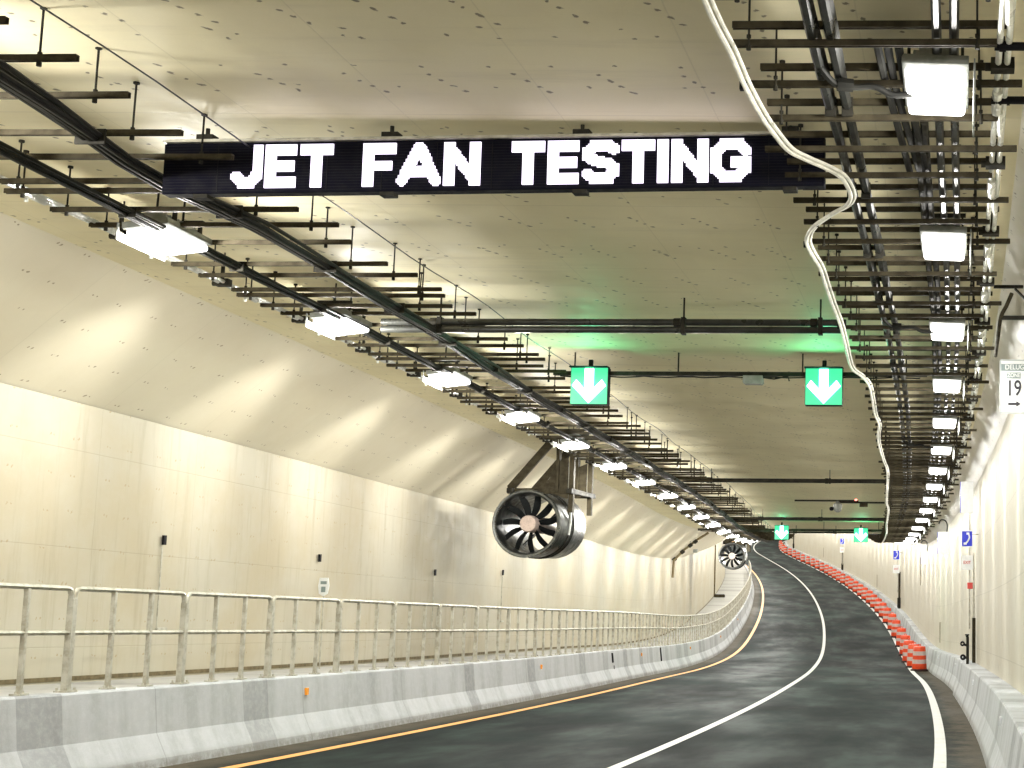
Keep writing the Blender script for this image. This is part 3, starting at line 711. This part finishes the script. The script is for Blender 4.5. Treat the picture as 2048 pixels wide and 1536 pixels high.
# ---------------------------------------------------------------- left wall fittings
def wbox(name, s_, h, sz, mat, label, cat, d=-10.77):
    root = empty(name, s_, d, h, label, cat)
    return root
for s_, h, lab, cond in ((19.7, 2.6, 'small dark switch box high on the left wall above the near handrail', True), (24.9, 2.6, 'small dark switch box on the left wall above the grey shield sign', False), (31.0, 2.57, 'small dark switch box on the left wall left of the big jet fan', True), (36.3, 2.75, 'tall dark switch box below the big jet fan', True)):
    root = empty('switch_box', s_, -10.78, h, lab, 'switch box')
    MB().box((.02, 0, 0), (.03, .07, .13)).build('box', 'black_plastic', root)
    if cond:
        m = MB(); m.tube([(.01, -.02, -.1), (.01, -.02, -1.2)], .009, 6); m.build('conduit', 'galvanised_steel', root)
        MB().box((.02, .08, -1.2), (.04, .24, .035)).build('bracket', 'galvanised_steel', root)
root = empty('shield_sign', 24.0, -10.3, 2.1, 'small pale grey shield sign behind the handrail on the left', 'sign')
MB().prism([(-.07, .13), (.07, .13), (.09, .0), (.07, -.13), (0, -.17), (-.07, -.13), (-.09, .0)][::-1], -.01, .01).build('panel', 'sign_white', root)
m = MB(); m.box((0, -.013, .05), (.10, .004, .05)); m.box((0, -.013, -.06), (.07, .004, .09)); m.build('marking', 'sign_grey', root)
m = MB(); m.tube([(0, .02, -.1), (0, .02, -1.35)], .012, 6); m.build('post', 'galvanised_steel', root)
# sprinkler branch on the left haunch
root = empty('sprinkler_branch', 67.5, -10.3, 4.6, 'dark knobbly pipe branch coming down the left haunch before the second jet fan', 'pipe')
I_ = mbi(root); m = MB()
m.tube([P(67.3, -10.70, 3.3), P(67.4, -10.68, 4.1), P(67.5, -10.2, 4.62), P(67.6, -9.6, 5.1), P(67.7, -9.15, 5.40)], .055, 8); tr(m, I_).build('pipe', 'rusty_seam', root, smooth=True)
for d_, h_ in ((-10.66, 4.15), (-10.3, 4.50), (-9.95, 4.80), (-9.72, 4.98)): tr(MB().box(P(67.5, d_, h_), (.18, .2, .16), Matrix.Rotation(-.7, 3, 'Y')), I_).build('valve', 'dark_steel', root)
for d_, h_, s_ in ((-10.0, 5.02, 67.2), (-9.75, 4.55, 67.9)): tr(MB().box(P(s_, d_, h_), (.2, .16, .16)), I_).build('control_box', 'grey_box', root)
root = empty('floor_box', 97.0, -10.4, .74, 'dark low box on the far walkway by the bend', 'box')
MB().box((0, 0, .08), (.7, .5, .16)).build('body', 'strut_steel', root, bevel=.02); MB().box((0, 0, .17), (.6, .4, .02)).build('lid', 'dark_steel', root)

# ---------------------------------------------------------------- right wall fittings
def text(body, size, mat, parent, loc, sx=1., name='lettering'):
    cu = bpy.data.curves.new('t', 'FONT'); cu.body = body; cu.size = size; cu.align_x = 'CENTER'; cu.align_y = 'CENTER'; cu.extrude = .002; cu.offset = size*.012
    to = bpy.data.objects.new('t', cu); C.objects.link(to); bpy.context.view_layer.update()
    me = bpy.data.meshes.new_from_object(to.evaluated_get(bpy.context.evaluated_depsgraph_get())); bpy.data.objects.remove(to)
    me.transform(Matrix.Translation(loc) @ Matrix.Rotation(PI/2, 4, 'X') @ Matrix.Diagonal((sx, 1, 1, 1)))
    me.materials.clear(); me.materials.append(MATS[mat]); o = bpy.data.objects.new(name, me); C.objects.link(o); o.parent = parent; return o
def rrect(w_, h_, r_, n=4):
    out = []
    for cx, cz, a0 in ((w_/2-r_, h_/2-r_, 0), (-w_/2+r_, h_/2-r_, 90), (-w_/2+r_, -h_/2+r_, 180), (w_/2-r_, -h_/2+r_, 270)):
        for i in range(n+1): a = math.radians(a0+90*i/n); out.append((cx+r_*math.cos(a), cz+r_*math.sin(a)))
    return out
root = empty('zone_sign', 17.5, .78, 4.545, 'white zone 19 sign with an arrow, at the right edge under the haunch', 'sign')
MB().prism(rrect(.40, .67, .02), 0, .015).build('panel', 'sign_white', root)
m = MB()
for a, b, c_, e in ((0, .325, .385, .008), (0, -.325, .385, .008), (-.19, 0, .008, .65), (.19, 0, .008, .65)): m.box((a, -.002, b), (c_, .004, e))
m.build('border', 'sign_grey', root)
MB().box((0, -.002, .235), (.365, .004, .085)).build('header_band', 'sign_grey', root); text('DELUGE', .085, 'sign_white', root, (0, -.006, .236), .88)
MB().box((-.03, -.002, .135), (.17, .004, .075)).build('zone_band', 'sign_grey', root); text('ZONE', .07, 'sign_white', root, (-.03, -.006, .136), .82)
text('19', .27, 'sign_ink', root, (-.03, -.004, -.03), .72)
m = MB(); m.box((-.045, -.003, -.215), (.11, .004, .028)); m.prism([(.0, -.18), (.055, -.215), (.0, -.25)][::-1], -.005, -.001); m.build('arrow', 'sign_ink', root)
m = MB(); m.bar((.1, .02, .2), (.1, .3, .2), .02, .03); m.bar((.1, .02, -.2), (.1, .3, -.2), .02, .03); m.box((.155, .3, 0), (.03, .04, .6)); m.build('bracket', 'galvanised_steel', root)
def phone_sign(s_, d, h, label, full=True):
    root = empty('phone_sign', s_, d, h, label, 'sign'); root.scale = (1, 1, 1) if full else (1.5, 1.5, 1.5)
    MB().prism(rrect(.27, .40, .02), 0, .012).build('panel', 'sign_white', root)
    MB().prism(rrect(.24, .35, .015), -.004, .0).build('blue_field', 'sign_blue', root)
    m = MB(); m.tube(catmull([(.035, -.006, .11), (.055, -.006, .03), (.02, -.006, -.05), (-.03, -.006, -.11)]), .018, 8); m.box((.02, -.008, .12), (.07, .02, .05)); m.box((-.045, -.008, -.115), (.07, .02, .05)); m.build('handset_symbol', 'sign_white', root)
    m = MB()
    m.bar((.06, .03, -2.1 if full else -1.5), (.06, .03, 1.2 if full else .5), .035, .035); m.bar((.06, .03, .1), (.30, .03, .1), .03, .03); m.build('post', 'galvanised_steel', root)
    m = MB(); m.prism([(x, z-.56) for x, z in rrect(.27, .34, .02)], 0, .012); m.build('exit_panel', 'sign_white', root)
    text('EXIT', .10, 'sign_red', root, (0, -.005, -.56), .85)
    if full:
        MB().prism([(x, z+.98) for x, z in rrect(.30, .74, .02)], 0, .02).build('blank_panel', 'sign_white', root)
        MB().box((-.158, .03, .98), (.012, .05, .74)).build('panel_edge', 'sign_blue', root)
        m = MB(); m.box((.07, 0, -1.10), (.13, .12, .15)); m.build('call_box', 'sign_red', root, bevel=.01)
    return root
phone_sign(34.2, .68, 3.68, 'blue emergency phone sign with white panel above, nearest on the right wall')
phone_sign(88, .60, 4.0, 'second blue phone sign down the right wall, behind the orange drums', False)
phone_sign(141, .45, 3.7, 'third and smallest blue phone sign far down the right wall', False)
for s_, lab in ((45.5, 'white box sign on a hooked arm beyond the nearest phone sign'), (60, 'pale narrow box sign under the far right lamps')):
    root = empty('box_sign', s_, .55, 4.2 if s_ < 50 else 4.3, lab, 'sign')
    MB().prism(rrect(.34 if s_ < 50 else .26, .70 if s_ < 50 else .5, .02), 0, .05).build('panel', 'sign_white', root); MB().box((-.18 if s_ < 50 else -.14, .02, 0), (.015, .06, .68 if s_ < 50 else .48)).build('side_edge', 'sign_blue', root)
    m = MB(); m.tube(catmull([(.1, .05, .3), (.12, .05, .55), (.05, .05, .7), (-.08, .05, .72), (-.15, .05, .6)]), .022, 8); m.build('arm', 'conduit', root)
# standpipe valve set and the tall conduit beside it
root = empty('standpipe', 34.3, .70, .80, 'dark standpipe with valve wheels standing on the right barrier top', 'standpipe')
m = MB(); m.tube([(.0, 0, 0), (.0, 0, .62), (-.02, 0, .66)], .035, 8); m.tube([(.02, 0, .15), (-.10, 0, .15)], .03, 8); m.tube([(.0, 0, .42), (-.11, 0, .46)], .028, 8); m.build('pipe', 'dark_steel', root, smooth=True)
m = MB(); m.lathe([(.02, -.012), (.07, -.012), (.07, .012), (.02, .012)], 12, 'Y', (-.11, -.02, .16)); m.lathe([(.02, -.012), (.06, -.012), (.06, .012), (.02, .012)], 12, 'Y', (-.12, -.02, .47)); m.lathe([(.001, 0), (.05, 0), (.05, .03), (.001, .03)], 12, 'Z', (-.01, 0, .66)); m.build('valve_wheel', 'black_plastic', root)
root = empty('wall_conduit', 34.6, .86, .80, 'tall narrow dark conduit box on the right wall beside the standpipe', 'conduit')
MB().box((0, 0, .55), (.08, .12, 1.05)).build('box', 'strut_steel', root, bevel=.008); MB().tube([(0, 0, 1.05), (0, 0, 2.6)], .018, 8).build('riser', 'galvanised_steel', root)
for n_, (s_, lab) in enumerate(((88.6, 'dark riser pipe and valve under the second phone sign'), (144.5, 'dark riser pipe and valve under the third phone sign'), (193, 'farthest dark riser pipe on the right wall above the drums'))):
    root = empty('riser_pipe', s_, .84, .80, lab, 'pipe')
    m = MB(); m.tube([(0, 0, 0), (0, 0, 2.2)], .07, 8); m.build('pipe', 'strut_steel', root); m = MB(); m.box((-.02, -.02, .35), (.2, .2, .6)); m.build('valve_box', 'dark_steel', root, bevel=.02)
# angle bracket on the right haunch
root = empty('haunch_bracket', 15.2, .62, 5.02, 'dark angle bracket with elbow pipe on the right haunch above the zone sign', 'bracket')
m = MB(); m.bar((-.18, 0, .22), (.14, 0, .22), .05, .03); m.bar((.05, 0, .2), (.30, 0, -.06), .06, .02); m.bar((-.10, .1, -.1), (.3, .1, -.1), .05, .04); m.build('angle', 'dark_steel', root)
MB().tube(catmull([(.02, .05, .16), (-.04, .05, .02), (-.10, .1, -.10), (-.12, .5, -.26), (-.12, 1.5, -.3)]), .022, 8).build('elbow_pipe', 'strut_steel', root, smooth=True)
for s_, lab in ((8.45, 'black short pipe leaving the nearest hanger toward the right edge'), (9.35, 'black short pipe under the bright tube at the right edge')):
    m = MB(); m.tube([P(s_, .30, 5.12), P(s_, .62, 5.12)], .028, 8); m.tube([P(s_, .33, 5.12), P(s_, .37, 5.12)], .036, 8); tag(m.build('stub_pipe', 'black_plastic', smooth=True), lab, 'pipe')

# ---------------------------------------------------------------- traffic drums
def drum():
    r = bpy.data.objects.new('traffic_drum', None); C.objects.link(r)
    pr = [(.255, .06), (.275, .10), (.272, .27), (.262, .275), (.262, .42), (.254, .425), (.252, .57), (.243, .575), (.24, .72), (.232, .725), (.225, .87), (.20, .90), (.10, .915), (.001, .915)]
    mis = [0, 0, 0, 1, 1, 0, 0, 1, 1, 0, 0, 0, 0]
    m = MB(); m.lathe(pr, 20, mis=mis); m.build('barrel', ['drum_orange', 'drum_white'], r, smooth=True)
    m = MB(); m.lathe([(.30, .0), (.33, .01), (.33, .05), (.27, .085), (.25, .085)], 12); m.build('base', 'rubber', r, smooth=True)
    m = MB(); m.tube([(-.08, 0, .91), (-.08, 0, .97), (.08, 0, .97), (.08, 0, .91)], .016, 6); m.build('handle', 'drum_orange', r)
    return r
pos = [(54.3, .17), (57.2, .06), (61.6, .0), (66.6, .02), (72.2, .06), (77.6, .05), (82.3, .08), (87.3, .07), (92, .09), (96.3, .08), (101, .08), (105.8, .1), (110.3, .06), (115, .05), (120.4, .06)]
while pos[-1][0] < 210: pos.append((pos[-1][0]+4.65, random.uniform(.0, .1)))
pr = drum(); 
for i, (s_, d) in enumerate(pos):
    r = pr if i == 0 else copy_tree(pr)
    r.location = P(s_, d-.03, .0); r.rotation_euler = (0, 0, random.uniform(0, 6))
    tag(r, 'nearest orange and white striped drum, first at the near end of the row' if i == 0 else ordw(i+1)+' orange and white striped drum of the row on the right shoulder', 'traffic drum', 'orange drums along the right edge line')
